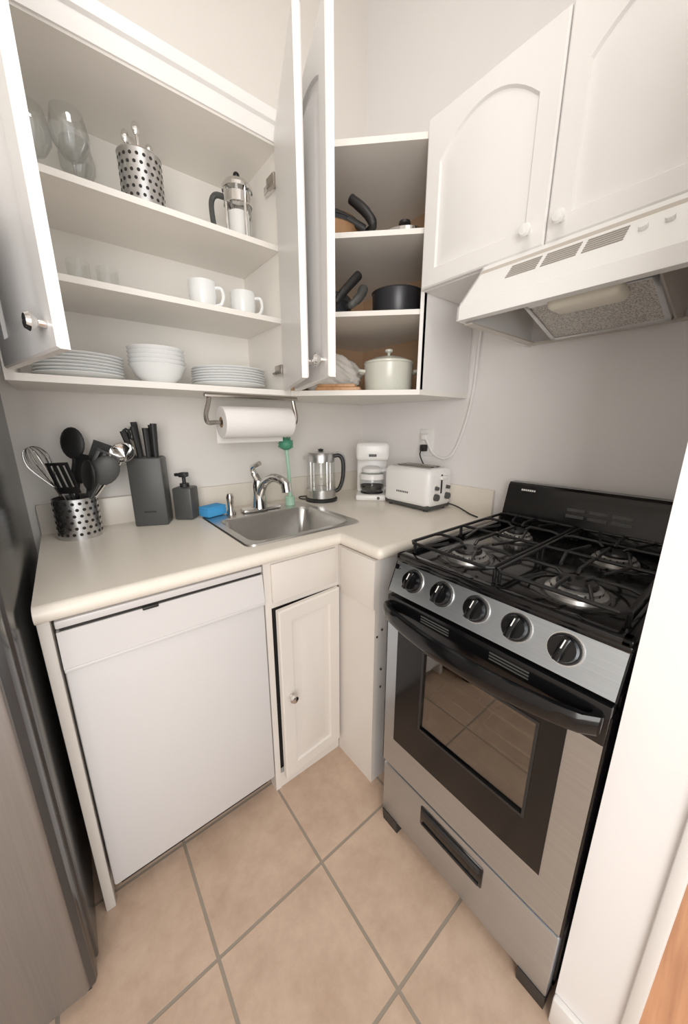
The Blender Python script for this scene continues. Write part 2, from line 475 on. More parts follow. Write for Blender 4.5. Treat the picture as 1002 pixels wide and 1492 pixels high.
# ------------------------------------------------------------------ upper cabinet over hood
o = Ob('wall_cabinet')
o.box(1.032, 1.337, 0.083, 0.855, 1.70, 2.16, M_cab)
for y in (0.855, 0.4675):
    kn = 0.345 if y > 0.8 else 0.035
    o.door(0.384, 0.455, 0.019, M_cab, T(1.012, y, 1.702, -90), arch=0.075, m=0.05, knob=kn, kz=0.04, kmat=M_white)
o.done()

# ------------------------------------------------------------------ range hood
o = Ob('range_hood')
HY0, HY1 = 0.086, 0.628
prof_out = [(1.337,1.698),(1.005,1.698),(0.990,1.675),(0.912,1.590),(0.900,1.578),(0.898,1.543),(1.337,1.530)]
o.prism(prof_out, HY1-0.006, HY1, M_white, 'y'); o.prism(prof_out, HY0, HY0+0.006, M_white, 'y')
def panel(p, q, t, mat, y0=HY0, y1=HY1):
    p = Vector((p[0],0,p[1])); q = Vector((q[0],0,q[1])); d = (q-p).normalized()
    n = Vector((-d.z,0,d.x))*t
    o.prism([(p.x,p.z),(q.x,q.z),(q.x+n.x,q.z+n.z),(p.x+n.x,p.z+n.z)], y0, y1, mat, 'y')
for a_, b_ in zip(prof_out[:5], prof_out[1:6]): panel(a_, b_, 0.005, M_white)
# inner lip
o.box(0.898, 0.925, HY0+0.006, HY1-0.006, 1.543, 1.547, M_white)
o.box(0.93, 1.335, HY1-0.03, HY1-0.006, 1.536, 1.540, M_hoodin)
o.box(1.31, 1.335, HY0+0.006, HY1-0.006, 1.534, 1.540, M_hoodin)
o.box(0.99, 1.33, HY0+0.006, HY1-0.006, 1.675, 1.683, M_hoodin)
dv = [(0.95,1.605),(1.00,1.66),(1.33,1.66),(1.33,1.54),(1.24,1.525),(1.02,1.575)]
o.prism(dv, 0.505, 0.509, M_hoodin, 'y')
o.prism(dv, 0.226, 0.230, M_hoodin, 'y')
# filter
FM = Matrix.Translation((1.02,0.23,1.573)) @ Matrix.Rotation(math.atan2(0.055,0.2), 4, 'Y')
Lf = math.hypot(0.2, 0.055)
o.box(0.012, Lf-0.012, 0.012, 0.263, 0.001, 0.006, M_filter, 0, FM)
for (a0,a1,b0,b1) in ((0,0.012,0,0.275),(Lf-0.012,Lf,0,0.275),(0,Lf,0,0.012),(0,Lf,0.263,0.275)):
    o.box(a0,a1,b0,b1,-0.002,0.010,M_steel,0.001,FM)
# light lens
o.box(0.995, 1.080, 0.285, 0.44, 1.545, 1.585, M_lens, 0.016, seg=4)
# vents on sloped front
pa, pb = Vector((0.990,0,1.675)), Vector((0.912,0,1.590))
d = pb-pa; d.normalize()
nrm = Vector((d.z,0,-d.x))
if nrm.x > 0: nrm = -nrm
for yc in (0.490, 0.405, 0.320):
    for k in range(6):
        pp = pa+d*(0.016+k*0.0085)+nrm*0.0006
        VM = Matrix.Translation((pp.x, yc, pp.z)) @ Matrix.Rotation(math.atan2(-d.z, d.x), 4, 'Y')
        o.box(-0.0021, 0.0021, -0.037, 0.037, -0.0008, 0.0008, M_vent, 0, VM)
for y in (0.255, 0.215, 0.180):
    p = pa+d*0.042
    o.cyl((p.x,y,p.z),(p.x+nrm.x*0.008,y,p.z+nrm.z*0.008),0.008,M_white,16)
o.done()

# ------------------------------------------------------------------ stove
o = Ob('gas_stove')
SX, Y0, Y1 = 0.634, 0.088, 0.598
SB = 1.30
o.box(0.675, SB, Y0, Y0+0.02, 0.045, 0.905, M_blackm)
o.box(0.675, SB, Y1-0.02, Y1, 0.045, 0.905, M_blackm)
o.box(SB-0.02, SB, Y0, Y1, 0.045, 0.905, M_blackm)
o.box(0.675, SB, Y0, Y1, 0.045, 0.06, M_blackm)
o.box(0.672, 0.70, Y0+0.003, Y1-0.003, 0.24, 0.262, M_blackm)
for y in (Y0+0.035, Y1-0.035):
    for x in (0.665, 1.26):
        o.prism([(x-0.022,0.0),(x+0.03,0.0),(x+0.035,0.05),(x-0.028,0.05)], y-0.03, y+0.03, M_blackm, 'y')
# drawer
o.box(SX+0.004, SX+0.04, Y0+0.004, Y1-0.004, 0.05, 0.243, M_steelh, 0.004)
o.box(SX+0.0, SX+0.006, 0.255, 0.445, 0.158, 0.222, M_black, 0.003)
o.box(SX-0.006, SX+0.006, 0.262, 0.438, 0.202, 0.218, M_blackm, 0.004)
o.box(SX-0.003, SX+0.002, 0.262, 0.438, 0.162, 0.168, M_blackm, 0.001)
dz0, dz1 = 0.258, 0.80
gy0, gy1, gz0, gz1 = 0.145, 0.556, 0.362, 0.745
wy0, wy1, wz0, wz1 = 0.195, 0.465, 0.475, 0.708
def frame(xa, xb, ya, yb, za, zb, ia, ib, ic, id_, mat, bev=0.002):
    o.box(xa, xb, ya, ia, za, zb, mat, bev); o.box(xa, xb, ib, yb, za, zb, mat, bev)
    o.box(xa, xb, ia, ib, za, ic, mat, bev); o.box(xa, xb, ia, ib, id_, zb, mat, bev)
frame(SX, SX+0.035, Y0+0.004, Y1-0.004, dz0, dz1, gy0, gy1, gz0, gz1, M_steelh, 0)
o.box(SX+0.001, SX+0.038, Y0, Y0+0.004, dz0, dz1, M_black)
o.box(SX+0.001, SX+0.038, Y1-0.004, Y1, dz0, dz1, M_black)
frame(SX-0.001, SX+0.037, gy0, gy1, gz0, gz1, wy0, wy1, wz0, wz1, M_black, 0)
frame(SX-0.0025, SX, wy0-0.006, wy1+0.006, wz0-0.006, wz1+0.006, wy0, wy1, wz0, wz1, M_blackm, 0)
o.box(SX+0.004, SX+0.006, wy0, wy1, wz0, wz1, M_oglass)
# top black band with vent slots
o.box(SX-0.004, SX+0.03, Y0+0.002, Y1-0.002, 0.742, 0.822, M_black, 0.004)
for k in range(3):
    for (a0,a1) in ((0.40,0.48),(0.22,0.30)):
        o.box(SX-0.0055, SX-0.003, a0, a1, 0.806-k*0.007, 0.809-k*0.007, M_grey)
# handle
n = 22; vs = []; fs = []
for i in range(n+1):
    t = i/n; y = Y1-0.006-(Y1-Y0-0.018)*t
    b = math.sin(PI*t)
    out = 0.014+0.036*b**0.45
    zc = 0.787-0.012*b
    h = 0.018+0.003*b; th = 0.009
    for (dx, dz) in ((-th*0.5,-h),(-th,-h*0.6),(-th,h*0.6),(-th*0.4,h),(th*0.8,h),(th*0.8,-h)):
        vs.append((SX-out+dx, y, zc+dz))
m6 = 6
for i in range(n):
    for k in range(m6): fs.append((i*m6+k, i*m6+(k+1) % m6, (i+1)*m6+(k+1) % m6, (i+1)*m6+k))
fs.append(tuple(range(m6))); fs.append(tuple(n*m6+k for k in range(m6)))
o.add(vs, fs, M_black)
for y in (Y0+0.018, Y1-0.014): o.box(SX-0.016, SX+0.0, y-0.009, y+0.009, 0.770, 0.804, M_black, 0.003)
# oven cavity
cx0, cx1, cy0, cy1, cz0, cz1 = 0.672, 1.10, 0.14, 0.545, 0.36, 0.76
o.box(cx0, cx1, cy0-0.004, cy0, cz0, cz1, M_oven); o.box(cx0, cx1, cy1, cy1+0.004, cz0, cz1, M_oven)
o.box(cx0, cx1, cy0, cy1, cz0-0.004, cz0, M_oven); o.box(cx0, cx1, cy0, cy1, cz1, cz1+0.004, M_oven)
o.box(cx1, cx1+0.004, cy0, cy1, cz0, cz1, M_oven)
for z in (0.535, 0.625):
    o.cyl((0.682,cy0,z),(0.682,cy1,z),0.0048,M_chrome,8)
    for k in range(6):
        x = 0.72+k*0.06; o.cyl((x,cy0,z),(x,cy1,z),0.0032,M_chrome,6)
    for k in range(3):
        y = cy0+0.06+k*0.14; o.cyl((0.682,y,z),(1.05,y,z),0.003,M_chrome,6)
# control panel
o.prism([(SX,0.832),(SX+0.034,0.912),(0.74,0.912),(0.74,0.832)], Y0+0.002, Y1-0.002, M_steelh, 'y')
o.prism([(SX,0.831),(SX+0.0345,0.913),(0.74,0.913),(0.74,0.831)], Y0-0.001, Y0+0.002, M_black, 'y')
o.prism([(SX,0.831),(SX+0.0345,0.913),(0.74,0.913),(0.74,0.831)], Y1-0.002, Y1+0.001, M_black, 'y')
nx = Vector((-0.080,0,0.034)).normalized(); upv = Vector((0.034,0,0.080)).normalized()
for y in (0.528, 0.440, 0.351, 0.263, 0.175):
    c = Vector((SX+0.019, y, 0.876))
    o.cyl(c, c+nx*0.003, 0.0305, M_chrome, 28)
    o.cyl(c+nx*0.003, c+nx*0.008, 0.028, M_blackm, 28)
    o.cyl(c+nx*0.008, c+nx*0.020, 0.0255, M_black, 28, 0.022)
    KM = Matrix(((nx.x,0,upv.x,c.x+nx.x*0.02),(nx.y,1,upv.y,c.y),(nx.z,0,upv.z,c.z+nx.z*0.02),(0,0,0,1)))
    KM = KM @ Matrix.Rotation(math.radians(12), 4, 'X')
    o.box(-0.001, 0.012, -0.006, 0.006, -0.023, 0.023, M_black, 0.003, KM)
    o.box(0.0115, 0.0128, -0.001, 0.001, 0.002, 0.019, M_white, 0, KM)
c = Vector((SX+0.028, 0.585, 0.895)); o.cyl(c, c+nx*0.01, 0.007, M_black, 14)
# cooktop
CX0, CX1 = 0.662, 1.225
o.box(CX0, CX1, Y0-0.002, Y1+0.001, 0.908, 0.922, M_black, 0.005)
for (a0,a1,b0,b1) in ((CX0,CX0+0.028,Y0-0.002,Y1+0.001),(CX1-0.02,CX1,Y0-0.002,Y1+0.001),(CX0,CX1,Y0-0.002,Y0+0.02),(CX0,CX1,Y1-0.018,Y1+0.001)):
    o.box(a0,a1,b0,b1,0.916,0.933,M_black,0.006)
ZC = 0.922
burn = [(0.80,0.215,0.048),(0.80,0.470,0.044),(1.07,0.215,0.042),(1.07,0.470,0.038)]
for (bx,by,br) in burn:
    o.lathe([(br*1.9,0),(br*1.75,0.003),(br*1.3,0.001),(br*1.25,0.0)], (bx,by,ZC), M_black, 32)
    o.lathe([(br*1.25,0),(br*1.2,0.008),(br*1.0,0.012),(br*1.0,0.018),(br*0.9,0.020),(0.0001,0.020)], (bx,by,ZC), M_alu, 32)
    for k in range(20):
        a = 2*PI*k/20
        o.box(br*0.97, br*1.015, -0.0018, 0.0018, 0.012, 0.0175, M_dark, 0, T(bx,by,ZC,math.degrees(a)))
    o.lathe([(br*0.80,0.019),(br*0.80,0.025),(br*0.72,0.029),(0.0001,0.030)], (bx,by,ZC), M_iron, 32)
ZG = 0.960; r = 0.0046
for (ya,yb) in ((0.108,0.338),(0.350,0.580)):
    xa, xb = 0.695, 1.195
    o.tube([(xa+0.01,ya,ZG),(xb-0.01,ya,ZG),(xb,ya+0.01,ZG),(xb,yb-0.01,ZG),(xb-0.01,yb,ZG),(xa+0.01,yb,ZG),(xa,yb-0.01,ZG),(xa,ya+0.01,ZG)], r, M_iron, 8, closed=True)
    xm = (xa+xb)/2; o.cyl((xm,ya,ZG),(xm,yb,ZG),r,M_iron,8)
    for x in (xa+0.02, xm-0.01, xb-0.02):
        for y in (ya, yb):
            o.tube([(x,y,ZG),(x,y,0.925)], r, M_iron, 8)
    ymid = (ya+yb)/2
    for bx in (0.80, 1.07):
        lo_, hi_ = (xa, xm) if bx < xm else (xm, xb)
        for (px,py) in ((lo_,ymid),(hi_,ymid),(bx+0.0,ya),(bx,yb)):
            v = Vector((bx-px, ymid-py, 0)); L_ = v.length; v.normalize()
            e = Vector((px,py,0))+v*(L_-0.022)
            o.tube([(px,py,ZG),(px+v.x*0.02,py+v.y*0.02,ZG+0.006),(e.x-v.x*0.012,e.y-v.y*0.012,ZG+0.006),(e.x,e.y,ZG-0.004)], r*0.92, M_iron, 8)
        for (sx,sy) in ((-1,-1),(-1,1),(1,-1),(1,1)):
            px = lo_ if sx < 0 else hi_
            p = (px, ymid+sy*0.065, ZG); q = (bx+sx*0.04, ymid+sy*0.040, ZG+0.003)
            o.tube([p, q], r*0.85, M_iron, 8)
# backguard
o.prism([(1.215,0.918),(1.225,0.955),(1.252,1.055),(1.262,1.066),(1.300,1.066),(1.300,0.90),(1.215,0.90)], Y0-0.001, Y1+0.001, M_black, 'y')
bd = Vector((1.252-1.225,0,0.10)).normalized(); bn = Vector((-bd.z,0,bd.x))
for k in range(2):
    for (a0,a1) in ((0.345,0.395),(0.285,0.335),(0.225,0.275)):
        p = Vector((1.225,0,0.955))+bd*(0.030+k*0.020)+bn*0.0005
        BM = Matrix(((bn.x,0,bd.x,p.x),(0,1,0,0),(bn.z,0,bd.z,p.z),(0,0,0,1)))
        o.box(-0.001,0.001,a0,a1,-0.005,0.005,M_grey,0,BM)
p = Vector((1.225,0,0.955))+bd*0.092+bn*0.0005
BM = Matrix(((bn.x,0,bd.x,p.x),(0,1,0,0),(bn.z,0,bd.z,p.z),(0,0,0,1)))
for k in range(7): o.box(-0.0006,0.0008,0.545-k*0.007,0.550-k*0.007,-0.003,0.003,M_white,0,BM)
o.done()

# ------------------------------------------------------------------ dishes
def plates(name, x, y, z, R, n):
    o = Ob(name)
    for k in range(n):
        zz = k*0.0085; jx = random.uniform(-0.002,0.002)
        o.lathe([(0.0001,0.001),(R*0.55,0.001),(R*0.6,0.004),(R*0.98,0.017),(R,0.019),(R*0.985,0.0205),(R*0.6,0.0085),(R*0.55,0.0055),(0.0001,0.005)], (x+jx,y,z+zz), M_china, 40)
    return o.done()
ZS = ZB+0.0182
plates('plate_stack', 0.078, 1.345, ZS, 0.112, 7)
plates('plate_stack', 0.524, 1.335, ZS, 0.130, 7)
o = Ob('bowl_stack')
for k in range(5):
    zz = k*0.0125; R_ = 0.084
    o.lathe([(0.0001,0.002),(R_*0.45,0.0),(R_*0.5,0.006),(R_*0.8,0.028),(R_,0.062),(R_*0.975,0.063),(R_*0.77,0.031),(R_*0.45,0.010),(0.0001,0.008)], (0.284,1.325,ZS+zz), M_china, 36)
o.done()
def mug(x, y, z, ang):
    o = Ob('coffee_mug'); M = T(x,y,z,ang)
    o.lathe([(0.0001,0),(0.030,0),(0.037,0.01),(0.044,0.05),(0.044,0.092),(0.041,0.093),(0.040,0.05),(0.033,0.012),(0.0001,0.006)], (0,0,0), M_china, 30, M)
    o.tube([(0.040,0,0.075),(0.062,0,0.073),(0.068,0,0.048),(0.058,0,0.026),(0.038,0,0.022)], 0.0055, M_china, 8, M, smooth=5)
    return o.done()
mug(0.445, 1.31, 1.6322, -38); mug(0.590, 1.32, 1.6322, -38)
def tumbler(x, y, z, h=0.11, r=0.030):
    o = Ob('drinking_glass')
    o.lathe([(0.0001,0.001),(r*0.85,0.001),(r,h)], (x,y,z), M_glass, 24); return o.done()
for x, y in ((0.12,1.43),(0.195,1.44)): tumbler(x, y, 1.6322)
def wine(x, y, z):
    o = Ob('wine_glass')
    o.lathe([(0.0001,0.001),(0.034,0.001),(0.033,0.003),(0.006,0.009),(0.0038,0.02),(0.0036,0.075),(0.006,0.085),(0.026,0.098),(0.042,0.125),(0.044,0.150),(0.034,0.195),(0.0332,0.1955),(0.0428,0.150),(0.0408,0.126),(0.025,0.100),(0.0001,0.090)], (x,y,z), M_glass, 28); return o.done()
wine(0.140,1.32,1.8552); wine(0.060,1.36,1.8552); wine(0.16,1.43,1.8552)

def perf_holder(o, x, y, z, r, h, rows, cols, dr):
    o.lathe([(0.0001,0.001),(r,0.0),(r,h),(r+0.002,h+0.002),(r-0.0015,h+0.001),(r-0.0015,0.004),(0.0001,0.004)], (x,y,z), M_steel, 40)
    for i in range(rows):
        zz = z+h*0.14+i*h*0.76/(rows-1)
        for j in range(cols):
            a = 2*PI*(j+0.5*(i % 2))/cols
            p = Vector((x+math.cos(a)*(r-0.001), y+math.sin(a)*(r-0.001), zz)); q = Vector((x+math.cos(a)*(r+0.0006), y+math.sin(a)*(r+0.0006), zz))
            o.cyl(p, q, dr, M_dark, 8)

o = Ob('cutlery_holder')
perf_holder(o, 0.300, 1.315, 1.8552, 0.056, 0.150, 7, 20, 0.0045)
for k in range(7):
    a = k*0.9; bx = 0.300+0.02*math.cos(a); by = 1.315+0.02*math.sin(a)
    tx = 0.300+0.036*math.cos(a); ty = 1.315+0.036*math.sin(a); h = 0.165+0.018*((k*37) % 3)
    o.tube([(bx,by,1.87),(tx,ty,1.8552+h-0.03),(tx,ty,1.8552+h)], 0.004, M_chrome, 8)
    o.ball((tx,ty,1.8552+h), 0.011, M_chrome, sc=(1,0.5,1.6), seg=12)
o.done()

o = Ob('french_press'); M = T(0.590,1.31,1.8552,CAMROT)
o.lathe([(0.0001,0.012),(0.044,0.012),(0.044,0.165),(0.048,0.172)], (0,0,0), M_glass, 30, M)
o.lathe([(0.0001,0.0),(0.046,0.0),(0.047,0.03),(0.045,0.031)], (0,0,0), M_chrome, 30, M)
o.lathe([(0.046,0.125),(0.047,0.126),(0.047,0.155),(0.046,0.156)], (0,0,0), M_chrome, 30, M)
o.lathe([(0.0001,0.030),(0.035,0.030),(0.035,0.105),(0.0001,0.105)], (0,0,0), M_paper, 24, M)
o.lathe([(0.050,0.168),(0.050,0.178),(0.040,0.192),(0.012,0.200),(0.0001,0.201)], (0,0,0), M_chrome, 30, M)
o.cyl((0,0,0.19),(0,0,0.212),0.003,M_chrome,8,M=M); o.ball((0,0,0.214),0.011,M_black,M)
for k in range(4):
    a = PI/4+k*PI/2; o.box(0.0445*math.cos(a)-0.004,0.0445*math.cos(a)+0.004,0.0445*math.sin(a)-0.004,0.0445*math.sin(a)+0.004,0.0,0.17,M_chrome,0.001,M)
o.tube([(-0.045,0,0.155),(-0.075,0,0.16),(-0.090,0,0.135),(-0.086,0,0.07),(-0.075,0,0.035)], 0.009, M_grey, 10, M, smooth=6)
o.done()

# ------------------------------------------------------------------ cookware in corner cabinet
def pot(name, x, y, z, R_, h, mat, handles=True, lid=None, hdir=0):
    o = Ob(name); M = T(x,y,z,hdir)
    o.lathe([(0.0001,0.0),(R_*0.88,0.0),(R_*0.97,0.012),(R_,h),(R_*1.03,h+0.003),(R_*0.97,h),(R_*0.94,0.014),(0.0001,0.006)], (0,0,0), mat, 36, M)
    if lid:
        o.lathe([(R_*1.03,h+0.003),(R_*1.0,h+0.010),(R_*0.6,h+0.026),(R_*0.15,h+0.034),(0.0001,h+0.034)], (0,0,0), lid, 36, M)
        o.lathe([(0.006,h+0.03),(0.006,h+0.045),(0.016,h+0.050),(0.016,h+0.058),(0.0001,h+0.060)], (0,0,0), mat, 18, M)
    if handles:
        for s_ in (-1,1):
            o.tube([(s_*R_*0.98,-0.03,h*0.75),(s_*(R_+0.022),-0.025,h*0.78),(s_*(R_+0.022),0.025,h*0.78),(s_*R_*0.98,0.03,h*0.75)], 0.006, mat, 8, M, smooth=4)
    return o.done()
ZC0 = ZB+0.0182
pot('dutch_oven', 1.085, 1.065, ZC0, 0.098, 0.110, M_cream, lid=M_cream, hdir=-38)
o = Ob('cutting_board')
o.box(-0.090,0.080,-0.06,0.06,0,0.014,M_wood,0.004,T(0.882,1.122,ZC0,-45))
o.box(-0.075,0.070,-0.05,0.05,0.0142,0.026,M_wood,0.004,T(0.878,1.130,ZC0,-47)); o.done()
o = Ob('plastic_bag')
tb = bmesh.new(); bmesh.ops.create_icosphere(tb, subdivisions=5, radius=1)
for v in tb.verts:
    n_ = v.co.copy()
    k = 1+0.13*math.sin(7*n_.x+3*n_.z)*math.cos(6*n_.y)+0.07*abs(math.sin(11*n_.z+8*n_.x))+0.04*abs(math.sin(19*n_.x-9*n_.z+5*n_.y))
    v.co = Vector((n_.x*0.115*k, n_.y*0.06*k, max(n_.z,-0.7)*0.085*k*(1-0.25*n_.x)+0.075))
zmin = min(v.co.z for v in tb.verts)
for v in tb.verts: v.co.z -= zmin
o.merge(tb, M_bag, T(0.950,1.268,ZC0+0.001,-30)); o.done()
o = Ob('glass_jar')
o.lathe([(0.0001,0),(0.028,0),(0.028,0.11),(0.022,0.125),(0.022,0.13)], (1.145,0.925,ZC0), M_glass, 24)
o.lathe([(0.0001,0.15),(0.024,0.15),(0.025,0.125),(0.0001,0.125)], (1.145,0.925,ZC0), M_chrome, 24)
o.done()
pot('cooking_pot', 1.085, 1.03, 1.6552, 0.095, 0.090, M_pan, handles=False)

def pan_body(o, x, y, z, R_, mat, h=0.042, M=None):
    o.lathe([(0.0001,0.0),(R_*0.8,0.0),(R_*0.9,0.008),(R_,h),(R_*1.02,h+0.001),(R_*0.95,h),(R_*0.85,0.01),(0.0001,0.005)], (x,y,z), mat, 36, M)
o = Ob('frying_pan_stack')
pan_body(o, 0.880, 1.205, 1.8952, 0.125, M_copper, 0.045)
pan_body(o, 0.885, 1.205, 1.9152, 0.118, M_pan, 0.045)
pan_body(o, 0.895, 1.200, 1.9352, 0.105, M_copper, 0.040)
o.tube([(0.975,1.115,1.945),(0.968,1.045,1.940),(0.950,1.065,1.985),(0.926,1.115,2.035)], [0.010,0.013,0.016,0.017,0.016], M_blackm, 12, smooth=6)
o.tube([(0.830,1.110,1.945),(0.838,1.112,1.965),(0.875,1.105,1.965),(0.930,1.085,1.948),(0.955,1.075,1.938)], [0.012,0.014,0.013], M_blackm, 12, smooth=5)
o.done()
o = Ob('saucepan_stack')
pan_body(o, 0.865, 1.215, 1.6552, 0.115, M_pan, 0.050)
pan_body(o, 0.870, 1.215, 1.6752, 0.105, M_grey, 0.055)
o.tube([(0.855,1.110,1.700),(0.845,1.092,1.700),(0.885,1.095,1.740),(0.948,1.098,1.800)], [0.010,0.012,0.015,0.016], M_blackm, 12, smooth=6)
o.tube([(0.905,1.118,1.695),(0.900,1.080,1.690),(0.935,1.078,1.720),(0.975,1.100,1.760)], [0.009,0.013,0.016,0.018], M_grey, 12, smooth=6)
o.done()
o = Ob('pot_lid')
lc = (1.08,1.00,1.8952)
o.lathe([(0.09,0.0),(0.092,0.004),(0.085,0.020),(0.05,0.044),(0.015,0.052),(0.0001,0.052)], lc, M_glass, 36)
o.lathe([(0.088,0.0),(0.0925,0.0),(0.0925,0.022),(0.088,0.024)], lc, M_chrome, 36)
o.lathe([(0.006,0.050),(0.006,0.060),(0.022,0.066),(0.020,0.075),(0.0001,0.077)], lc, M_blackm, 16)
o.done()

# ------------------------------------------------------------------ paper towel + holder
o = Ob('paper_towel_holder')
yy, zz = 1.255, 1.275
o.tube([(0.418,yy,1.371),(0.412,yy,1.34),(0.400,yy,1.30),(0.405,yy,zz),(0.43,yy,zz)], 0.008, M_nickel, 10, smooth=5)
o.tube([(0.742,yy,1.371),(0.748,yy,1.34),(0.756,yy,1.30),(0.752,yy,zz),(0.73,yy,zz)], 0.008, M_nickel, 10, smooth=5)
o.cyl((0.42,yy,zz),(0.74,yy,zz),0.007,M_nickel,10)
o.box(0.40,0.76,yy-0.012,yy+0.012,1.358,1.3719,M_nickel,0.003)
R_ = 0.056; seg = 40; a_, b_ = 0.450, 0.722
RM = Matrix.Translation((a_,yy,zz)) @ Matrix.Rotation(PI/2, 4, 'Y')
o.lathe([(0.019,0),(R_-0.002,0),(R_,0.002),(R_,b_-a_-0.002),(R_-0.002,b_-a_),(0.019,b_-a_)], (0,0,0), M_paper, seg, RM)
o.lathe([(0.019,0),(0.019,b_-a_),(0.017,b_-a_),(0.017,0),(0.019,0)], (0,0,0), M_card, 24, RM)
o.box(a_, b_, yy+R_-0.001, yy+R_+0.0005, zz-0.075, zz, M_paper)
o.done()

# ------------------------------------------------------------------ counter items
o = Ob('utensil_holder')
cx, cy, cz = 0.005, 1.400, 0.9102
perf_holder(o, cx, cy, cz, 0.060, 0.130, 6, 20, 0.0052)
def shaft(p, q, r_, mat): o.tube([p, ((p[0]+q[0])/2,(p[1]+q[1])/2,(p[2]+q[2])/2), q], r_, mat, 8)
w0 = Vector((cx+0.01,cy-0.01,0.93)); w1 = Vector((-0.036,1.395,1.08)); d = (w1-w0).normalized()
shaft(w0, w1, 0.006, M_chrome)
q = Vector((0,0,1)).rotation_difference(d).to_matrix().to_4x4()
WM = Matrix.Translation(w1) @ q
for k in range(7):
    a = PI*k/7; c_, s_ = math.cos(a), math.sin(a)
    pts = [(r_*c_, r_*s_, z_) for (r_, z_) in ((0.004,0),(0.020,0.04),(0.032,0.085),(0.022,0.12),(0,0.130),(-0.022,0.12),(-0.032,0.085),(-0.020,0.04),(-0.004,0))]
    o.tube(pts, 0.0011, M_chrome, 5, WM, smooth=4)
def head(p, q, kind, mat, yaw=0):
    p = Vector(p); q = Vector(q); dd = (q-p).normalized()
    shaft(p, q, 0.0055, mat)
    HM = Matrix.Translation(q) @ Vector((0,0,1)).rotation_difference(dd).to_matrix().to_4x4() @ Matrix.Rotation(math.radians(yaw), 4, 'Z')
    if kind == 'spoon':
        o.ball((0,0,0.035), 0.039, mat, HM, sc=(1,0.28,1.3), seg=20)
    elif kind == 'ladle':
        LM = HM @ Matrix.Translation((0,-0.02,0.01)) @ Matrix.Rotation(math.radians(70), 4, 'X')
        o.lathe([(0.0001,-0.026),(0.022,-0.020),(0.034,-0.004),(0.038,0.008),(0.036,0.008),(0.030,-0.004),(0.0001,-0.022)], (0,0,0), mat, 24, LM)
    elif kind == 'spatula':
        o.prism([(-0.014,0),(0.014,0),(0.036,0.03),(0.036,0.095),(-0.036,0.095),(-0.036,0.03)], -0.002, 0.002, mat, 'y', HM)
    elif kind == 'slot':
        for xx in (-0.028,-0.0095,0.0095,0.028): o.box(xx-0.0055,xx+0.0055,-0.002,0.002,0.02,0.095,mat,0.001,HM)
        o.box(-0.034,0.034,-0.002,0.002,0.0,0.022,mat,0.001,HM); o.box(-0.034,0.034,-0.002,0.002,0.093,0.102,mat,0.001,HM)
Y_ = CAMROT
head((cx,cy+0.01,0.93), (0.024,1.42,1.175), 'spoon', M_blackm, Y_)
head((cx-0.02,cy,0.93), (0.022,1.40,1.085), 'spatula', M_blackm, Y_-20)
head((cx-0.03,cy,0.93), (0.066,1.38,1.090), 'slot', M_grey, Y_+20)
head((cx-0.01,cy+0.02,0.93), (0.074,1.41,1.12), 'spatula', M_grey, Y_)
head((cx-0.02,cy-0.02,0.93), (0.078,1.350,1.095), 'spoon', M_grey, Y_+30)
head((cx-0.03,cy-0.01,0.93), (0.156,1.375,1.160), 'ladle', M_chrome, Y_)
head((cx+0.02,cy-0.02,0.93), (-0.002,1.355,1.06), 'slot', M_blackm, Y_)
head((cx+0.02,cy-0.01,0.93), (0.045,1.345,1.08), 'spoon', M_blackm, Y_-30)
o.done()

o = Ob('knife_block'); M = T(0.228,1.415,0.9102,-24)
o.box(-0.055,0.055,-0.042,0.042,0,0.245,M_grey,0.006,M)
o.box(-0.047,0.047,-0.036,0.036,0.243,0.2465,M_blackm,0,M)
o.box(-0.02,0.02,-0.0426,-0.0415,0.05,0.056,M_blackm,0,M)
for (x_,y_,h_,t_) in ((-0.035,-0.015,0.09,-0.022),(-0.012,-0.02,0.105,-0.010),(0.014,-0.018,0.10,0.0),(0.036,-0.015,0.115,0.004),(-0.02,0.018,0.12,-0.01),(0.02,0.018,0.11,0.005)):
    o.tube([(x_,y_,0.240),(x_+t_*0.5,y_,0.246+h_*0.5),(x_+t_,y_,0.246+h_)], [0.009,0.010,0.011], M_blackm, 10, M)
o.tube([(-0.040,0.0,0.24),(-0.046,0,0.30)],0.006,M_chrome,8,M)
for s_ in (-0.013,0.013): o.tube([(-0.044+0.016*math.cos(k*PI/4)*0.7+s_*0.6,0,0.325+0.018*math.sin(k*PI/4)) for k in range(8)],0.004,M_blackm,6,M,closed=True)
o.done()

o = Ob('soap_dispenser'); M = T(0.345,1.415,0.9102,CAMROT)
o.box(-0.036,0.036,-0.036,0.036,0,0.125,M_grey,0.008,M)
o.cyl((0,0,0.123),(0,0,0.138),0.017,M_blackm,18,M=M); o.cyl((0,0,0.138),(0,0,0.165),0.007,M_blackm,12,M=M)
o.box(-0.015,0.015,-0.015,0.015,0.162,0.180,M_blackm,0.004,M); o.box(-0.034,0.0,-0.007,0.007,0.165,0.177,M_blackm,0.003,M)
o.done()

